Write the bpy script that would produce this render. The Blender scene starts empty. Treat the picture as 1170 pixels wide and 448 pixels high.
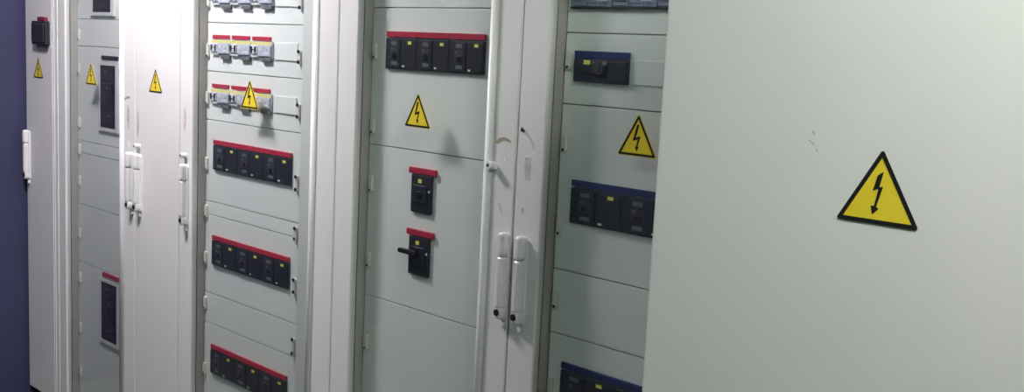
import bpy, bmesh, math, random
from mathutils import Vector, Matrix
random.seed(4)
C = bpy.context.scene.collection
PI = math.pi
OZ = 0.2            # builder heights are measured from the cabinets' datum, 0.2 m above the floor

# ------------------------------------------------------------------ materials
def mat(name, col, rough=.5, metal=0, spec=.5, noise=0, nscale=40, bump=0, bscale=200, stretch=None):
    m = bpy.data.materials.new(name); m.use_nodes = True
    nt = m.node_tree; b = nt.nodes['Principled BSDF']
    b.inputs['Base Color'].default_value = (*col, 1)
    b.inputs['Roughness'].default_value = rough
    b.inputs['Metallic'].default_value = metal
    b.inputs['Specular IOR Level'].default_value = spec
    tc = nt.nodes.new('ShaderNodeTexCoord')
    mp = nt.nodes.new('ShaderNodeMapping'); nt.links.new(tc.outputs['Object'], mp.inputs['Vector'])
    if stretch: mp.inputs['Scale'].default_value = stretch
    if noise:
        n = nt.nodes.new('ShaderNodeTexNoise'); n.inputs['Scale'].default_value = nscale; n.inputs['Detail'].default_value = 4
        nt.links.new(mp.outputs['Vector'], n.inputs['Vector'])
        r = nt.nodes.new('ShaderNodeValToRGB')
        r.color_ramp.elements[0].position = .3; r.color_ramp.elements[1].position = .7
        r.color_ramp.elements[0].color = tuple(c*(1-noise) for c in col) + (1,)
        r.color_ramp.elements[1].color = tuple(min(1, c*(1+noise)) for c in col) + (1,)
        nt.links.new(n.outputs['Fac'], r.inputs['Fac']); nt.links.new(r.outputs['Color'], b.inputs['Base Color'])
    if bump:
        n2 = nt.nodes.new('ShaderNodeTexNoise'); n2.inputs['Scale'].default_value = bscale; n2.inputs['Detail'].default_value = 3
        nt.links.new(mp.outputs['Vector'], n2.inputs['Vector'])
        bp = nt.nodes.new('ShaderNodeBump'); bp.inputs['Strength'].default_value = bump; bp.inputs['Distance'].default_value = .002
        nt.links.new(n2.outputs['Fac'], bp.inputs['Height']); nt.links.new(bp.outputs['Normal'], b.inputs['Normal'])
    return m

M = {}
M['paint'] = mat('cabinet_paint', (.72, .72, .70), .5, noise=.012, nscale=6, bump=.06, bscale=260)
M['panel'] = mat('cover_panel_paint', (.81, .825, .81), .45, noise=.015, nscale=9, bump=.05, bscale=220)
M['grey'] = mat('lining_grey', (.47, .44, .39), .5, noise=.03, nscale=12)
M['shadedlining'] = mat('lining_shaded', (.48, .45, .41), .6, noise=.05, nscale=12)  # shade of the left jambs is put into this darker colour
M['plinth'] = mat('plinth_dark', (.05, .05, .055), .6, noise=.1, nscale=20)
M['dark'] = mat('moulded_charcoal', (.022, .024, .032), .45, noise=.08, nscale=60)
M['dark2'] = mat('moulded_black', (.012, .013, .018), .38, noise=.08, nscale=60)
M['ridge'] = mat('moulded_slate', (.040, .042, .055), .42, noise=.08, nscale=60)
M['navy'] = mat('moulded_navy', (.020, .023, .045), .42, noise=.08, nscale=60)
M['red'] = mat('red_strip', (.48, .028, .062), .4, noise=.05, nscale=50)
M['blue'] = mat('blue_strip', (.022, .035, .15), .4, noise=.05, nscale=50)
M['yellow'] = mat('sign_yellow', (.80, .625, .035), .35, noise=.02, nscale=30)
M['sticker'] = mat('sticker_yellow', (.85, .78, .12), .5, noise=.03, nscale=80)
M['pale'] = mat('sticker_pale', (.70, .70, .58), .5, noise=.03, nscale=80)
M['black'] = mat('sign_black', (.008, .008, .008), .4, noise=.05, nscale=30)
M['label'] = mat('rating_label_grey', (.14, .145, .165), .5, noise=.35, nscale=160)
M['white'] = mat('white_plastic', (.74, .74, .73), .35, noise=.015, nscale=30)
M['mcbw'] = mat('breaker_white', (.66, .67, .70), .4, noise=.03, nscale=60)
M['mcbg'] = mat('module_blue_grey', (.47, .50, .60), .45, noise=.12, nscale=120)
M['mcbd'] = mat('module_dusky_blue', (.22, .25, .36), .45, noise=.3, nscale=90)
M['tab'] = mat('clip_grey', (.13, .13, .14), .5, noise=.05, nscale=60)
M['stripe'] = mat('stripe_yellow', (.75, .66, .25), .5, noise=.15, nscale=140)
M['screw'] = mat('screw_dark', (.035, .033, .03), .4, metal=.4, noise=.1, nscale=80)
M['clip'] = mat('clip_white', (.74, .73, .68), .4, noise=.02, nscale=50)
M['tan'] = mat('tape_residue_tan', (.36, .31, .22), .7, noise=.25, nscale=70)
M['brown'] = mat('tape_residue_brown', (.55, .49, .43), .7, noise=.25, nscale=60)
M['palemark'] = mat('tape_residue_pale', (.80, .80, .77), .6, noise=.05, nscale=60)
M['greymark'] = mat('rub_mark_grey', (.52, .53, .50), .6, noise=.12, nscale=50)
M['led'] = mat('indicator_red', (.35, .02, .03), .3, noise=.05, nscale=50)
M['pink'] = mat('red_tab', (.20, .015, .05), .4, noise=.05, nscale=50)
M['bluewall'] = mat('wall_blue_paint', (.044, .045, .108), .6, noise=.06, nscale=3, bump=.15, bscale=60)
M['wall'] = mat('wall_paint', (.21, .225, .21), .7, noise=.03, nscale=3, bump=.1, bscale=70)
M['ceil'] = mat('ceiling_paint', (.5, .5, .49), .8, noise=.02, nscale=3)
M['floor'] = mat('floor_vinyl', (.06, .063, .06), .5, noise=.12, nscale=5)
M['housing'] = mat('lamp_housing', (.7, .7, .7), .5, noise=.02, nscale=10)

def glass_mat():
    m = bpy.data.materials.new('door_glass'); m.use_nodes = True
    nt = m.node_tree; nt.nodes.clear()
    out = nt.nodes.new('ShaderNodeOutputMaterial'); mix = nt.nodes.new('ShaderNodeMixShader')
    tr = nt.nodes.new('ShaderNodeBsdfTransparent'); tr.inputs['Color'].default_value = (.97, .985, .978, 1)
    gl = nt.nodes.new('ShaderNodeBsdfGlossy'); gl.inputs['Roughness'].default_value = .015
    fr = nt.nodes.new('ShaderNodeFresnel')
    ge = nt.nodes.new('ShaderNodeNewGeometry'); mr = nt.nodes.new('ShaderNodeMapRange')     # both faces of the pane reflect alike
    mr.inputs['To Min'].default_value = 1.45; mr.inputs['To Max'].default_value = 1/1.45
    nt.links.new(ge.outputs['Backfacing'], mr.inputs['Value']); nt.links.new(mr.outputs['Result'], fr.inputs['IOR'])
    nt.links.new(fr.outputs[0], mix.inputs[0]); nt.links.new(tr.outputs[0], mix.inputs[1]); nt.links.new(gl.outputs[0], mix.inputs[2])
    nt.links.new(mix.outputs[0], out.inputs['Surface'])
    return m
M['glass'] = glass_mat()
def lamp_mat(name, col, s):
    m = bpy.data.materials.new(name); m.use_nodes = True
    nt = m.node_tree; nt.nodes.clear()
    out = nt.nodes.new('ShaderNodeOutputMaterial'); e = nt.nodes.new('ShaderNodeEmission')
    e.inputs['Color'].default_value = (*col, 1); e.inputs['Strength'].default_value = s
    nt.links.new(e.outputs[0], out.inputs['Surface']); return m

# ------------------------------------------------------------------ mesh builder
P0 = .0576; FLUSH = [1]
class MB:
    def __init__(s): s.v = []; s.f = []; s.m = []; s.sm = []
    def _take(s, bm, m, smooth):
        o = len(s.v); bm.verts.index_update()
        s.v += [tuple(v.co) for v in bm.verts]
        for f in bm.faces:
            s.f.append([o+v.index for v in f.verts]); s.m.append(m); s.sm.append(smooth)
        bm.free()
    def box(s, x0, x1, y0, y1, z0, z1, bev=0, m=0, seg=2):
        bm = bmesh.new(); bmesh.ops.create_cube(bm, size=1)
        for v in bm.verts:
            v.co = Vector(((x0+x1)/2+v.co.x*(x1-x0), (y0+y1)/2+v.co.y*(y1-y0), (z0+z1)/2+v.co.z*(z1-z0)))
        if bev: bmesh.ops.bevel(bm, geom=bm.edges[:], offset=bev, segments=seg, affect='EDGES', profile=.5)
        s._take(bm, m, False); return s
    def prism(s, pts, y0, y1, bev=0, m=0):           # outline in x,z, extruded along y; y1 is the front (smaller y)
        bm = bmesh.new()
        vs = [bm.verts.new((x, y0, z)) for x, z in pts]
        f = bm.faces.new(vs)
        r = bmesh.ops.extrude_face_region(bm, geom=[f])
        top = [g for g in r['geom'] if isinstance(g, bmesh.types.BMVert)]
        for v in top: v.co.y = y1
        bmesh.ops.recalc_face_normals(bm, faces=bm.faces[:])
        if bev:
            es = [e for e in bm.edges if all(abs(v.co.y-y1) < 1e-7 for v in e.verts)]
            bmesh.ops.bevel(bm, geom=es, offset=bev, segments=3, affect='EDGES', profile=.5)
        s._take(bm, m, False); return s
    def ring(s, outer, inner, y0, y1, m=0):          # flat ring between two outlines with as many points
        n = len(outer); o = len(s.v)
        for y in (y0, y1):
            for loop in (outer, inner): s.v += [(x, y, z) for x, z in loop]
        for i in range(n):
            j = (i+1) % n; a = o+2*n; b = o+3*n
            for q in ([a+i, a+j, b+j, b+i], [o+j, o+i, o+n+i, o+n+j], [o+i, o+j, a+j, a+i], [o+n+j, o+n+i, b+i, b+j]):
                s.f.append(q); s.m.append(m); s.sm.append(False)
        return s
    def cyl(s, x, y0, y1, z, r, seg=24, m=0, r1=None):     # axis along y
        bm = bmesh.new()
        bmesh.ops.create_cone(bm, cap_ends=True, segments=seg, radius1=r, radius2=r if r1 is None else r1, depth=abs(y1-y0))
        bm.transform(Matrix.Translation((x, (y0+y1)/2, z)) @ Matrix.Rotation(PI/2, 4, 'X'))
        s._take(bm, m, False); return s
    def bead(s, x, y, z0, z1, r, m=0, seg=20):             # vertical round bar
        bm = bmesh.new(); bmesh.ops.create_cone(bm, cap_ends=True, segments=seg, radius1=r, radius2=r, depth=z1-z0)
        bm.transform(Matrix.Translation((x, y, (z0+z1)/2)))
        s._take(bm, m, True); return s
    def build(s, name, mats, parent=None, org=(0, 0, 0)):
        if FLUSH[0] != 1: s.v = [(x, P0+(y-P0)*FLUSH[0], z) for x, y, z in s.v]      # built-in devices stand only a little proud of the cover
        me = bpy.data.meshes.new(name)
        me.from_pydata([(x-org[0], y-org[1], z+OZ-org[2]) for x, y, z in s.v], [], s.f)
        if not isinstance(mats, (list, tuple)): mats = [mats]
        for q in mats: me.materials.append(q)
        for p, mi, sm in zip(me.polygons, s.m, s.sm): p.material_index = mi; p.use_smooth = sm
        bm = bmesh.new(); bm.from_mesh(me); bmesh.ops.recalc_face_normals(bm, faces=bm.faces[:]); bm.to_mesh(me); bm.free()
        me.update()
        o = bpy.data.objects.new(name, me); C.objects.link(o)
        if parent is not None: o.parent = parent
        else: o.location = org
        return o

def rrect(x0, x1, z0, z1, r, n=6):
    pts = []
    for cx, cz, a in ((x1-r, z1-r, 0), (x0+r, z1-r, 90), (x0+r, z0+r, 180), (x1-r, z0+r, 270)):
        for i in range(n+1):
            t = math.radians(a+90*i/n); pts.append((cx+r*math.cos(t), cz+r*math.sin(t)))
    return pts

def thing(name, label, cat, loc, group=None):
    o = bpy.data.objects.new(name, None); C.objects.link(o); o.empty_display_size = .05
    o.location = loc; tag(o, label, cat, group); return o
def tag(o, label=None, cat=None, group=None, kind=None):
    if label: o['label'] = label
    if cat: o['category'] = cat
    if group: o['group'] = group
    if kind: o['kind'] = kind
    return o
KIDS = {}
def copy_tree(o, parent=None):
    c = o.copy(); C.objects.link(c)
    if parent is not None: c.parent = parent
    for ch in list(o.children): copy_tree(ch, c)
    return c

# ------------------------------------------------------------------ the setting
def struct(name, mb, m): return tag(mb.build(name, m), kind='structure')
XL, XR, YB, YF, ZT = -5.262, 2.4, .62, -4.0, 2.85
struct('floor', MB().box(XL-.1, XR+.1, YF-.1, YB+.1, -.3, -.2), M['floor'])
struct('ceiling', MB().box(XL-.1, XR+.1, YF-.1, YB+.1, ZT, ZT+.1), M['ceil'])
struct('wall_left', MB().box(XL-.1, XL, YF, YB, -.2, ZT), M['bluewall'])
struct('wall_right', MB().box(XR, XR+.1, YF, YB, -.2, ZT), M['wall'])
struct('wall_back', MB().box(XL-.1, XR+.1, YB, YB+.1, -.2, ZT), M['wall'])
struct('wall_front', MB().box(XL-.1, XR+.1, YF-.1, YF, -.2, ZT), M['wall'])

# ------------------------------------------------------------------ cabinets
DZ0, DZ1 = -.155, 1.98          # door bottom and top
CG = 'row of electrical cabinets'
SCUFF = []
def handle(door, org, cx, z0=.872, z1=1.128):
    """Long swing handle: base plate, grip with a cap above a groove, lock barrel at its foot."""
    h = MB()
    h.prism(rrect(cx-.015, cx+.016, z0+.012, z1-.002, .015), 0, -.009, .003)
    h.prism(rrect(cx-.0118, cx+.0122, z1-.066, z1, .0115), -.009, -.031, .008)      # cap
    h.prism(rrect(cx-.0112, cx+.0116, z0+.050, z1-.0662, .006), -.009, -.030, .007)   # grip
    h.prism(rrect(cx-.0135, cx+.0140, z0+.018, z0+.054, .0125), -.009, -.026, .005)  # foot
    ho = h.build('handle', M['white'], door, org)
    l = MB().cyl(cx-.002, -.024, -.029, z0+.037, .0092, 24, 0).cyl(cx-.002, -.029, -.0295, z0+.037, .006, 16, 1)
    l.build('lock', [M['screw'], M['black']], door, org)
    MB().prism(rrect(cx-.005, cx+.010, z0-.006, z0+.010, .006), 0, -.010, .003).build('latch', M['white'], door, org)
def hasp(door, org, x, z):
    """Small pierced knob for a seal."""
    k = MB().prism(rrect(x-.010, x+.012, z-.014, z+.008, .007), 0, -.006, .002)
    k.cyl(x, -.004, -.024, z, .0105, 24, 0).cyl(x, -.024, -.0248, z, .0045, 16, 1)
    k.build('seal_knob', [M['white'], M['black']], door, org)
def stroke(door, org, pts, w, m, name='tape_mark', y=0):
    mb = MB(); n = len(pts); L, R = [], []
    for i, (x, z) in enumerate(pts):
        a = pts[max(0, i-1)]; b = pts[min(n-1, i+1)]
        dx, dz = b[0]-a[0], b[1]-a[1]; l = math.hypot(dx, dz) or 1
        ww = w[i] if isinstance(w, (list, tuple)) else w
        L.append((x-dz/l*ww/2, z+dx/l*ww/2)); R.append((x+dz/l*ww/2, z-dx/l*ww/2))
    mb.prism(L+R[::-1], y+.0002, y-.0006)
    return mb.build(name, m, door, org)
def arc(x0, z0, x1, z1, h, n=8):
    return [(x0+(x1-x0)*i/n, z0+(z1-z0)*i/n+h*math.sin(PI*i/n)) for i in range(n+1)]

def carcass(root, org, x0, x1, xl, xr, yf=.027, yb=.58, solid=False):
    g = .0015; mb = MB()
    T = 2.0
    if solid:
        mb.box(x0+g, x1-g, yf, yb, -.15, T, .003)
    else:
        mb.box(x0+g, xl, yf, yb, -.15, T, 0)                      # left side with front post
        mb.box(xr, x1-g, yf+.028, yb, -.15, T, 0, 1)              # right side with set-back post
        mb.box(x1-.03, x1-g, yf, yf+.028, -.15, T, 0, 1)
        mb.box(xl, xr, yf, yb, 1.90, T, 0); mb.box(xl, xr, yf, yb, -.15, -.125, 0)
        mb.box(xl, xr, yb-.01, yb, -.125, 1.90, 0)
    mb.build('carcass', [M['shadedlining'], M['paint']] if not solid else M['paint'], root, org)
    MB().box(x0+.01, x1-.01, yf+.03, yb-.02, -.2, -.15).build('plinth', M['plinth'], root, org)

def glass_door(root, org, x0, x1, xl, xr, bead=None):
    g = .003; mb = MB(); b = .003
    zt, zb = 1.88, -.11
    mb.box(x0+g, xl, 0, .024, DZ0, DZ1, b); mb.box(xr, x1-g, 0, .024, DZ0, DZ1, b)
    mb.box(xl-.002, xr+.002, .0005, .024, zt, DZ1, b); mb.box(xl-.002, xr+.002, .0005, .024, DZ0, zb, b)
    for side, x in ([] if not bead else bead):                    # rounded bead along the inner edge of a stile
        mb.bead(x, .002, zb-.01, zt+.01, .0135)
    d = mb.build('door', M['paint'], root, org)
    MB().box(xl, xr, .006, .010, zb, zt).build('glass_pane', M['glass'], d, org)
    return d
def plain_door(root, org, x0, x1, y=0, grooves=()):
    g = .003; mb = MB(); mb.box(x0+g, x1-g, y, y+.024, DZ0, DZ1, .004)
    return mb.build('door', M['paint'], root, org)

def panels(root, org, xl, xr, edges, clips=(), locks=(), blanks=(), screwdots=True):
    PY = .058
    for i in range(len(edges)-1):
        zt, zb = edges[i], edges[i+1]
        p = MB().box(xl, xr, PY, PY+.006, zb+.0015, zt-.0015, .0012).build('cover_panel', M['panel'], root, org)
        for (x, z) in clips:
            if zb <= z < zt:
                c = MB().prism(rrect(x-.005, x+.012, z-.004, z+.046, .006), PY, PY-.009, .002, 0)
                c.cyl(x+.0035, PY-.007, PY-.0100, z+.002, .004, 16, 1)
                c.build('clip', [M['clip'], M['screw']], p, org)
        for (x, za, zc) in locks:
            if zb <= zc < zt:
                c = MB().prism(rrect(x-.008, x+.008, zc-.006, za+.006, .006), PY, PY-.008, .002, 0)
                c.cyl(x, PY-.006, PY-.011, za, .0062, 16, 1).cyl(x, PY-.006, PY-.011, zc, .0062, 16, 1)
                c.build('panel_lock', [M['clip'], M['screw']], p, org)
        for (xa, xb, za, zc) in blanks:
            if zb <= zc < zt:
                MB().box(xa, xb, PY-.004, PY, zc, za, .001).build('blanking_strip', M['panel'], p, org)
    # a stout backing frame the covers clip on to
    MB().box(xl, xr, PY+.0065, PY+.012, edges[-1]+.002, edges[0]-.002).build('mounting_frame', M['grey'], root, org)

def cab(label, x0, x1, y=0, cat='electrical cabinet'):
    loc = ((x0+x1)/2, y, 0)
    return thing('electrical_cabinet', label, cat, loc, CG), loc

# far left narrow cabinet, plain door
r, o = cab('narrow plain white cabinet at the far end against the blue wall', -5.237, -4.924)
carcass(r, o, -5.237, -4.924, 0, 0, solid=True); d = plain_door(r, o, -5.237, -4.924)
handle(d, o, -5.203)
stroke(d, o, [(-5.212, 1.31), (-5.212, 1.27)], .007, M['brown'])

# first glazed cabinet
r, o = cab('white cabinet with glass door over two tall black breakers, beside the far end cabinet', -4.924, -4.101)
XA, XB = -4.787, -4.228
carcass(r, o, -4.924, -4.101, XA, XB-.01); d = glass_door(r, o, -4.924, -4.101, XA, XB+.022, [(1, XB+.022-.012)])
for xx in (-4.905, -4.868): MB().box(xx, xx+.006, -.003, .001, DZ0+.01, DZ1-.01, .001).build('rib', M['paint'], d, o)
handle(d, o, -4.127)
stroke(d, o, arc(-4.195, 1.338, -4.150, 1.348, .006), .010, M['tan'])
stroke(d, o, [(-4.166, 1.315), (-4.163, 1.27), (-4.164, 1.22)], [.016, .024, .012], M['brown'])
stroke(d, o, [(-4.163, 1.17), (-4.160, 1.14)], [.02, .03], M['palemark'])
CL1 = [(-4.768, z) for z in (1.747, 1.573, 1.42, 1.177, 1.052, .906, .663, .452, .211, .005)]
panels(r, o, XA+.003, XB-.013, [1.89, 1.665, 1.545, 1.116, 1.061, .822, .55, .155, -.12], CL1)

# narrow plain cabinet between the two
r, o = cab('narrow plain white cabinet with a small warning triangle, standing between two glazed cabinets', -4.101, -3.737)
carcass(r, o, -4.101, -3.737, 0, 0, solid=True); d = plain_door(r, o, -4.101, -3.737)
handle(d, o, -4.058); hasp(d, o, -4.066, 1.158)
stroke(d, o, [(-4.078, 1.30), (-4.076, 1.25), (-4.08, 1.20)], [.012, .02, .012], M['brown'])

# second glazed cabinet: three rows of small breakers, three rows of large ones
r, o = cab('wide white cabinet whose glass door shows six rows of red-topped breakers', -3.737, -2.731)
XA, XB = -3.639, -2.872
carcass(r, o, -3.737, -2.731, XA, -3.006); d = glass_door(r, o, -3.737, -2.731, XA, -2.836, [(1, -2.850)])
handle(d, o, -3.676)
stroke(d, o, [(-3.696, 1.345), (-3.694, 1.30), (-3.697, 1.25)], [.008, .016, .008], M['brown'])
hasp(d, o, -3.684, 1.158)
CL2 = [(-3.628, z) for z in (1.723, 1.54, 1.361, 1.111, .926, .744, .565, .3)]
LK2 = [(-3.022, a, b) for a, b in ((1.757, 1.723), (1.576, 1.541), (1.396, 1.356), (1.150, 1.106), (.971, .934), (.789, .746), (.576, .526), (.34, .30))]
BL2 = [(-3.174, -3.036, 1.602+dz, 1.543+dz) for dz in (0, -.183, .183)]
panels(r, o, XA+.003, -3.009, [1.89, 1.665, 1.484, 1.30, .988, .937, .63, .51, .2, -.12], CL2, LK2, BL2)

# third glazed cabinet
r, o = cab('white cabinet with glass door over one triple breaker row and two single breakers', -2.731, -1.930)
XA, XB = -2.634, -2.012
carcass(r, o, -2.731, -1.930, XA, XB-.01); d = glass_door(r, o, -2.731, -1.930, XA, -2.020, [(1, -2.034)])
handle(d, o, -1.948); hasp(d, o, -2.012, 1.303)
stroke(d, o, arc(-2.008, 1.363, -1.952, 1.370, .010), [.006, .011, .012, .010, .009, .009, .008, .007, .004], M['tan'])
stroke(d, o, [(-1.976, 1.324), (-1.966, 1.322)], .016, M['palemark'])
stroke(d, o, [(-1.985, 1.20), (-1.975, 1.178)], .006, M['greymark'])
stroke(d, o, [(-1.974, 1.29), (-1.968, 1.262)], .008, M['palemark'])
CL3 = [(-2.618, z) for z in (1.57, 1.338, 1.155, .912, .64, .40)]
panels(r, o, XA+.003, XB-.013, [1.89, 1.725, 1.301, .816, .38, -.12], CL3)

# fourth glazed cabinet, blue-topped breakers
r, o = cab('white cabinet with glass door showing blue-topped breakers beside the big plain door', -1.930, -1.09)
XA, XB = -1.831, -1.19
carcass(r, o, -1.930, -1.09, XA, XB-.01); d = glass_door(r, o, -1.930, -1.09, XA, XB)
handle(d, o, -1.884)
stroke(d, o, [(-1.915, 1.408), (-1.900, 1.400), (-1.884, 1.388), (-1.872, 1.372), (-1.866, 1.362)], [.016, .010, .006, .006, .008], M['greymark'])
stroke(d, o, [(-1.917, 1.409), (-1.903, 1.402)], [.012, .006], M['screw'], y=-.0006)
stroke(d, o, [(-1.885, 1.335), (-1.886, 1.31), (-1.884, 1.275)], [.018, .024, .016], M['greymark'])
stroke(d, o, [(-1.900, 1.330), (-1.880, 1.342), (-1.862, 1.352)], [.006, .010, .006], M['palemark'])
stroke(d, o, [(-1.897, 1.20), (-1.895, 1.185)], .010, M['brown'])
CL4 = [(-1.815, z) for z in (1.575, 1.36, 1.14, .942, .70)]
BL4 = [(-1.600, -1.25, 1.602, 1.543)]
panels(r, o, XA+.004, XB-.013, [1.89, 1.665, 1.482, 1.045, .872, .45, -.12], CL4, (), BL4)

# big deep cabinet at the right, standing forward of the row
BX0, BX1, BY = -1.082, -.10, -.53
r, o = cab('large plain white cabinet in the foreground, standing forward of the row', BX0, BX1, BY)
mb = MB().box(BX0+.002, BX1, BY+.027, .58, -.15, 2.0, .004); mb.build('carcass', M['paint'], r, o)
MB().box(BX0+.012, BX1-.012, BY+.05, .56, -.2, -.15).build('plinth', M['plinth'], r, o)
d = MB().box(BX0, BX1-.002, BY, BY+.024, DZ0, DZ1, .006, seg=3).build('door', M['paint'], r, o)
stroke(d, o, [(-.793, 1.509), (-.789, 1.503)], .004, M['greymark'], 'scratch', BY)
stroke(d, o, [(-.797, 1.494), (-.787, 1.489)], .003, M['greymark'], 'scratch', BY)
stroke(d, o, [(-.785, 1.481), (-.781, 1.479)], .003, M['greymark'], 'scratch', BY)

# ------------------------------------------------------------------ warning signs
BOLT = [(.035, .612), (-.035, .557), (-.079, .374), (-.022, .404), (-.012, .402), (-.046, .205), (-.086, .207), (-.060, .106), (.011, .18), (-.020, .196), (.041, .436), (-.004, .426)]
ZIG = [(.032, .655), (-.028, .655), (-.115, .335), (-.100, .305), (.014, .350), (-.024, .190), (-.058, .190), (-.004, .085), (.046, .200), (.012, .196), (.074, .400), (.056, .418), (-.050, .376)]
def tri(side, inset, r, n=5):
    """rounded triangle outline, base at z=0, inset from the outer triangle"""
    h = side*math.sqrt(3)/2; c = Vector((0, h/3))
    pts = []
    for k, a in enumerate((90, 210, 330)):
        R = 2*h/3-2*inset-2*r
        cx, cz = R*math.cos(math.radians(a)), c.y+R*math.sin(math.radians(a))
        for i in range(n+1):
            t = math.radians(a-60+120*i/n); pts.append((cx+r*math.cos(t), cz+r*math.sin(t)))
    return pts
def sign(x, z, side, y, label, margin=.0, bolt=ZIG, th=.05):
    S = side; out = tri(S*(1+2*margin*1.7), 0, S*.03)
    off = S*margin
    T = lambda P, dz=0: [(x+a, z+b+dz) for a, b in P]
    mb = MB()
    mb.prism(T(out, -off) if margin else T(tri(S, S*.01, S*.02)), y-.0002, y-.0010, 0, 0)
    mb.ring(T(tri(S, 0, S*.025)), T(tri(S, S*th, S*.004)), y-.0009, y-.0014, 1)
    mb.prism([(x+a*S, z+b*S) for a, b in bolt], y-.0009, y-.0014, 0, 1)
    s = mb.build('warning_sign', [M['yellow'], M['black']], None, (x, y, z+OZ))
    return tag(s, label, 'warning sign', 'yellow high voltage warning triangles')
GY = .006
sign(-5.083, 1.383, .112, 0, 'yellow lightning triangle under the small black meter on the far end cabinet')
sign(-4.527, 1.383, .106, GY, 'yellow lightning triangle on glass left of a tall black breaker', .02)
sign(-3.929, 1.384, .108, 0, 'yellow lightning triangle on the narrow plain door above paired handles')
sign(-3.250, 1.369, .112, GY, 'yellow lightning triangle on glass overlapping a row of small grey breakers', .02)
sign(-2.343, 1.378, .112, GY, 'yellow lightning triangle on glass below a red-topped triple breaker', .014)
sign(-1.536, 1.376, .114, GY, 'yellow lightning triangle on glass between blue-topped breakers', .016)
sign(-.678, 1.381, .128, BY, 'largest yellow triangle with arrow-headed bolt on the big plain door', 0, BOLT, .050)

# ------------------------------------------------------------------ breakers
FLUSH[0] = .5
def big_breaker(strip, body, w=.1725):
    """One unit of a row, its left bottom corner at x=0,z=0 and its back on the cover panel"""
    h = .093
    root = bpy.data.objects.new('circuit_breaker', None); C.objects.link(root); root.empty_display_size = .04
    Q = (0, 0, OZ)
    b = MB().box(.0006, w-.0006, P0-.016, P0, 0, h, .0015)
    b.box(.090, w-.004, P0-.018, P0-.016, .004, h-.006, .001)
    for zz in (.02, .05, .066): b.box(.094, .135, P0-.0186, P0-.0178, zz, zz+.0012)
    b.build('body', body, root, Q)
    t = MB().box(.020, .084, P0-.021, P0-.016, .004, h-.004, .002, 0)
    t.box(.030, .076, P0-.024, P0-.021, .030, .064, .0015, 1)
    t.build('front_block', [M['dark'] if body is not M['navy'] else M['navy'], M['ridge']], root, Q)
    MB().box(.044, .063, P0-.033, P0-.024, .036, .050, .003).build('toggle', M['dark2'], root, Q)
    MB().box(.036, .066, P0-.0218, P0-.021, .071, .083).box(.038, .046, P0-.0248, P0-.024, .055, .062).build('rating_label', M['label'], root, Q)
    MB().box(.038, .070, P0-.0218, P0-.021, .012, .022).build('rating_label', M['label'], root, Q)
    MB().box(.125, .144, P0-.0188, P0-.018, .075, .084).build('sticker', M['sticker'], root, Q)
    MB().box(.098, .110, P0-.0188, P0-.018, .007, .0125).build('sticker', M['pale'], root, Q)
    MB().box(-.001+.0016, w-.0006, P0-.015, P0, h+.003, h+.020, .001).build('top_strip', strip, root, Q)
    return root
def place(proto, used, x, z, label, group):
    o = proto if not used else copy_tree(proto)
    o.location = (x, 0, z+OZ); tag(o, label, 'circuit breaker', group); return o
def no_sticker(o, which):
    ks = sorted([c for c in o.children if c.name.startswith('sticker')], key=lambda c: c.name)
    k = ks[which]; bpy.data.objects.remove(k)
RB = big_breaker(M['red'], M['dark']); used = False
PX = ('left', 'middle', 'right')
for rowname, x0, zb, grp in (('upper of three dark rows', -3.573, 1.115, 'upper row of large red-topped breakers'),
                             ('middle of three dark rows', -3.574, .749, 'middle row of large red-topped breakers'),
                             ('lowest dark row', -3.575, .320, 'lowest row of large red-topped breakers')):
    for k in range(3):
        place(RB, used, x0+k*.173, zb, '%s dark red-topped breaker of the six-row cabinet, %s' % (PX[k], rowname), grp); used = True
for k in range(3):
    b = place(RB, True, -2.556+k*.1745*.83*1.0, 1.541, ('left', 'middle', 'right')[k]+' dark red-topped breaker in the single row above a yellow triangle', 'row of large red-topped breakers above the yellow triangle')
    b.scale = (.83*1.008, 1, 1)
BB = big_breaker(M['blue'], M['navy']); ub = False
for rowname, zb, grp in (('middle blue-topped row, under the yellow triangle', 1.176, 'middle row of blue-topped breakers'), ('bottom blue-topped row at the picture edge', .688, 'bottom row of blue-topped breakers')):
    for k in range(2):
        place(BB, ub, -1.776+k*.170, zb, '%s dark breaker in the %s' % (('left', 'right')[k], rowname), grp); ub = True

# single slim breakers in the third glazed cabinet
def slim(x0, x1, z0, z1, label, rotary):
    cx = (x0+x1)/2; loc = (cx, P0, z0+OZ)
    r = thing('circuit_breaker', label, 'circuit breaker', loc, 'two single red-topped breakers')
    b = MB().box(x0, x1, P0-.018, P0, z0, z1, .003); b.box(x0+.012, x1-.016, P0-.026, P0-.018, z0+.03, z1-.03, .003)
    for i in range(4): b.box(x0+.010, x1-.010, P0-.0195, P0-.018, z0+.006+i*.005, z0+.0085+i*.005)
    b.build('body', M['dark'], r, loc)
    MB().box(x0-.012, x1+.016, P0-.020, P0, z1+.003, z1+.021, .0015).build('top_strip', M['red'], r, loc)
    MB().box(cx-.014, cx+.002, P0-.0188, P0-.018, z1-.024, z1-.012).build('sticker', M['sticker'], r, loc)
    MB().cyl(x1-.009, P0-.018, P0-.0195, z1-.046, .004).build('indicator', M['pale'], r, loc)
    if rotary:
        k = MB().cyl(cx-.008, P0-.026, P0-.046, (z0+z1)/2+.012, .017, 24)
        k.prism(rrect(x0-.022, cx+.006, (z0+z1)/2+.005, (z0+z1)/2+.019, .005), P0-.044, P0-.070, .003)
        k.build('rotary_handle', M['dark2'], r, loc)
    else:
        MB().box(cx-.014, cx+.006, P0-.036, P0-.026, (z0+z1)/2-.012, (z0+z1)/2+.008, .003).build('toggle', M['dark2'], r, loc)
slim(-2.412, -2.320, 1.117, 1.231, 'upper of two single slim breakers with a red cap, no side handle', False)
slim(-2.413, -2.321, .926, 1.043, 'lower of two single slim breakers, black rotary handle jutting left', True)

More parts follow.
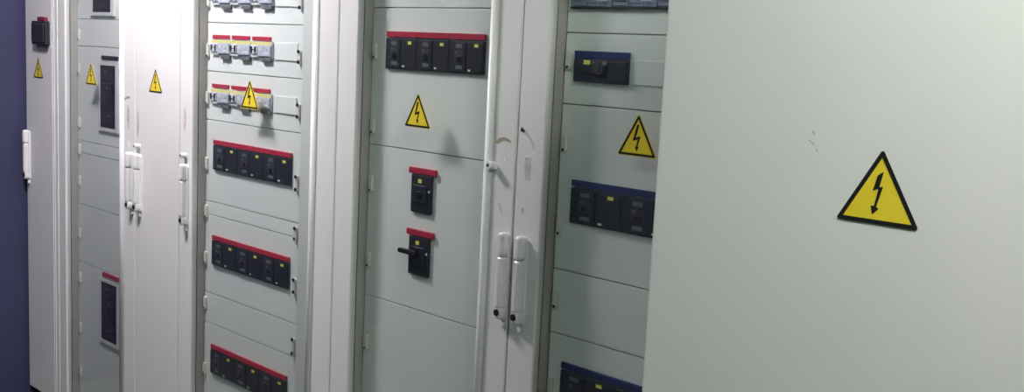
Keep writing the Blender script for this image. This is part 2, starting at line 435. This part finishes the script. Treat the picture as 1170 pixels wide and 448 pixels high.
# blue-topped breaker with a dial
x0, x1, z0, z1 = -1.787, -1.612, 1.541, 1.620; loc = ((x0+x1)/2, P0, z0+OZ)
r = thing('circuit_breaker', 'wide dark breaker with a round dial and blue top above the yellow triangle', 'circuit breaker', loc)
b = MB().box(x0, x1, P0-.022, P0, z0, z1-.018, .003); b.box(x0+.002, x1-.07, P0-.030, P0-.022, z0+.020, z1-.02, .003); b.box(x1-.062, x1-.004, P0-.027, P0-.022, z0+.006, z1-.024, .002)
b.build('body', M['navy'], r, loc)
MB().box(x0+.001, x1-.001, P0-.024, P0, z1-.018, z1, .0015).build('top_strip', M['blue'], r, loc)
MB().box(x0+.036, x0+.058, P0-.0308, P0-.030, z1-.034, z1-.023).build('sticker', M['sticker'], r, loc)
MB().cyl(x0+.086, P0-.030, P0-.040, z0+.037, .017, 28).box(x0+.083, x0+.089, P0-.045, P0-.039, z0+.022, z0+.052, .001).build('dial', M['ridge'], r, loc)
MB().box(x0+.098, x0+.112, P0-.0308, P0-.030, z1-.034, z1-.024).box(x0+.064, x0+.076, P0-.0308, P0-.030, z1-.032, z1-.026).build('rating_label', M['label'], r, loc)

# small breakers with an add-on module
def mcb(strip, name='modular_breaker', bluish=False):
    root = bpy.data.objects.new(name, None); C.objects.link(root); root.empty_display_size = .03
    Q = (0, 0, OZ); w = .136
    MB().box(.001, .048, P0-.016, P0, .002, .058, .002).box(.004, .045, P0-.024, P0-.016, .014, .044, .002).build('body', M['mcbw'] if not bluish else M['mcbd'], root, Q)
    for xx in (.005, .031):
        MB().box(xx, xx+.010, P0-.029, P0-.024, .018, .040, .002).build('toggle', M['navy'], root, Q)
    MB().box(.015, .031, P0-.027, P0-.024, .027, .031, .001).build('toggle_bar', M['label'], root, Q)
    MB().box(.050, w-.001, P0-.016, P0, .000, .058, .002).box(.053, w-.004, P0-.026 if not bluish else P0-.020, P0-.016, .008, .044, .002).build('module', M['mcbg'] if not bluish else M['mcbd'], root, Q)
    yl = -.006 if bluish else 0
    FACE = P0-.0268-yl
    MB().box(.058, .080, FACE, FACE+.0008, .028, .040).box(.088, .120, FACE, FACE+.0008, .014, .022).box(.098, .108, FACE-.0022, FACE+.0008, .027, .036).build('rating_label', M['mcbw'], root, Q)
    MB().box(.002, w-.002, P0-.0165, P0-.0158, .046, .0575).build('terminal_stripe', M['stripe'] if not bluish else M['label'], root, Q)
    if not bluish: MB().box(.070, w-.004, P0-.020, P0, -.012, .001, .0015).build('release_tab', M['tab'], root, Q)
    else: MB().box(.0005, w-.0003, P0-.020, P0, -.006, -.0002, .001).build('lower_ledge', M['dark'], root, Q)
    MB().box(.003, w-.016, P0-.010, P0, .0615, .0755, .001).build('top_strip', strip, root, Q)
    return root
MC = mcb(M['red']); um = False
for rn, zb, grp in (('topmost row', 1.728, 'topmost row of small breakers'),
                    ('second row from the top', 1.545, 'second row of small breakers'),
                    ('third row, behind the yellow triangle', 1.363, 'third row of small breakers')):
    for k in range(3):
        o = MC if not um else copy_tree(MC)
        um = True
        o.location = (-3.594+k*.1372, 0, zb+OZ)
        tag(o, '%s small grey and white breaker in the %s' % (PX[k], rn), 'circuit breaker', grp)
MBL = mcb(M['blue'], bluish=True)
for k in range(3):
    o = MBL if k == 0 else copy_tree(MBL)
    o.location = (-1.812+k*.1372, 0, 1.731+OZ)
    tag(o, '%s blue-grey small breaker at the top edge, above the round dial breaker' % PX[k], 'circuit breaker', 'row of blue-grey small breakers')

# tall breakers in the first glazed cabinet
def tall(x0, x1, z0, z1, label, strip, top):
    cx = (x0+x1)/2; loc = (cx, P0, z0+OZ)
    r = thing('circuit_breaker', label, 'circuit breaker', loc, 'tall black breakers in the first glazed cabinet')
    o_ = [(x0-.020, z0-.016), (x1+.030, z0-.016), (x1+.030, z1+.012), (x0-.020, z1+.012)]
    i_ = [(x0-.002, z0-.002), (x1+.002, z0-.002), (x1+.002, z1+.001), (x0-.002, z1+.001)]
    MB().ring(o_, i_, P0, P0-.018).build('bezel', M['white'], r, loc)
    b = MB().box(x0, x1, P0-.016, P0, z0, z1, .003); hh = z1-z0
    b.box(x0+.02, x1-.02, P0-.026, P0-.016, z0+hh*.30, z0+hh*.72, .003)
    b.box(x0+.012, x1-.012, P0-.020, P0-.016, z0+hh*.06, z0+hh*.24, .002); b.box(x0+.012, x1-.012, P0-.020, P0-.016, z0+hh*.78, z0+hh*.96, .002)
    b.build('body', M['dark2'], r, loc)
    MB().box(cx-.02, cx+.012, P0-.044, P0-.026, z0+hh*.42, z0+hh*.54, .004).build('toggle', M['dark'], r, loc)
    MB().box(cx-.004, cx+.014, P0-.0268, P0-.026, z0+hh*.62, z0+hh*.66).build('indicator', M['led'], r, loc)
    MB().box(cx-.03, cx-.008, P0-.0208, P0-.020, z0+hh*.88, z0+hh*.91).box(cx-.01, cx+.04, P0-.0208, P0-.020, z0+hh*.19, z0+hh*.205).build('rating_label', M['label'], r, loc)
    if strip:
        MB().box(x0+.012, x1+.018, P0-.018, P0, z1+top, z1+top+.018, .0015).build('top_strip', strip, r, loc)
        MB().box(x0-.010, x1+.020, P0-.012, P0, z1+top-.010, z1+top-.002, .0015).build('rail', M['white'], r, loc)
tall(-4.609, -4.436, 1.697, 1.83, 'black breaker at the very top edge of the first glazed cabinet', None, 0)
tall(-4.537, -4.392, 1.197, 1.468, 'tall black breaker with a dark top tab, right of a yellow triangle', M['dark2'], .024)
tall(-4.531, -4.380, .238, .503, 'tall black breaker with a red top strip low in the first glazed cabinet', M['red'], .026)

FLUSH[0] = 1
# little meter on the far end cabinet
x0, x1, z0, z1 = -5.104, -4.942, 1.541, 1.649; loc = ((x0+x1)/2, 0, z0+OZ)
x0 += .03; x1 += .03
x0, x1, z0, z1 = -5.108, -4.946, 1.540, 1.648; loc = ((x0+x1)/2, 0, z0+OZ)
r = thing('panel_meter', 'small black panel meter with a red tab on the far end cabinet', 'meter', loc)
b = MB().box(x0, x1, -.022, -.0004, z0, z1, .004); b.box(x0+.012, x1-.012, -.028, -.022, z0+.012, z1-.012, .003)
b.build('body', M['dark'], r, loc)
MB().box(x0+.062, x1-.020, -.020, -.0004, z1, z1+.020, .003).build('tab', M['pink'], r, loc)
MB().box(x0+.02, x1-.02, -.0286, -.028, z0+.035, z1-.02).build('screen', M['dark2'], r, loc)
MB().box(x0+.03, x1-.02, -.012, -.0004, z0-.022, z0, .004).build('shadow_strip', M['tab'], r, loc)  # shadow below the meter, modelled as a dark grey strip

# ------------------------------------------------------------------ lamps
def lamp(x, y, sx, sy, col, strength, label):
    loc = (x, y, ZT+OZ)
    r = thing('ceiling_light', label, 'ceiling light', loc, 'ceiling lamps')
    MB().box(x-sx/2-.03, x+sx/2+.03, y-sy/2-.03, y+sy/2+.03, ZT-.06, ZT-.0005, .006).build('housing', M['housing'], r, loc)
    MB().box(x-sx/2, x+sx/2, y-sy/2, y+sy/2, ZT-.07, ZT-.0605).build('diffuser', lamp_mat('lamp_glow', col, strength), r, loc)
lamp(-3.64, -.72, .5, .3, (.985, .92, .985), 152, 'small ceiling light over the left end of the cabinet row')
lamp(.10, -1.10, .8, .4, (.97, 1, .94), 53, 'ceiling light over the large plain cabinet at the right')
lamp(-4.3, -2.2, .5, .5, (1, .91, 1), 8, 'added fill light in the middle of the room near the blue wall')  # unseen lamp, added to brighten the doors at the far left
lamp(-1.9, -1.9, .5, .5, (.70, 1, .85), 10, 'added fill light in the middle of the room behind the viewer')  # unseen greenish fill, added to lift the third and fourth glazed cabinets

w = bpy.data.worlds.new('World'); bpy.context.scene.world = w; w.use_nodes = True
w.node_tree.nodes['Background'].inputs['Color'].default_value = (.5, .52, .55, 1)
w.node_tree.nodes['Background'].inputs['Strength'].default_value = .2

# ------------------------------------------------------------------ camera
F = 1201.155; yaw, pit, rol = 0.76976874, 0.13306559, 0.05007234
f = Vector((-math.sin(yaw)*math.cos(pit), math.cos(yaw)*math.cos(pit), -math.sin(pit)))
rr = Vector((math.cos(yaw), math.sin(yaw), 0)); uu = rr.cross(f)
R2 = rr*math.cos(rol)+uu*math.sin(rol); U2 = -rr*math.sin(rol)+uu*math.cos(rol)
cd = bpy.data.cameras.new('camera'); co = bpy.data.objects.new('camera', cd); C.objects.link(co)
mw = Matrix((R2, U2, -f)).transposed().to_4x4(); mw.translation = Vector((0, -2.0, 1.6+OZ))
co.matrix_world = mw
cd.sensor_width = 36; cd.lens = F/1170*36; cd.clip_start = .02
bpy.context.scene.camera = co
vs = bpy.context.scene.view_settings
vs.view_transform = 'Standard'; vs.look = 'None'; vs.gamma = 1; vs.use_curve_mapping = False; vs.exposure = 0.0
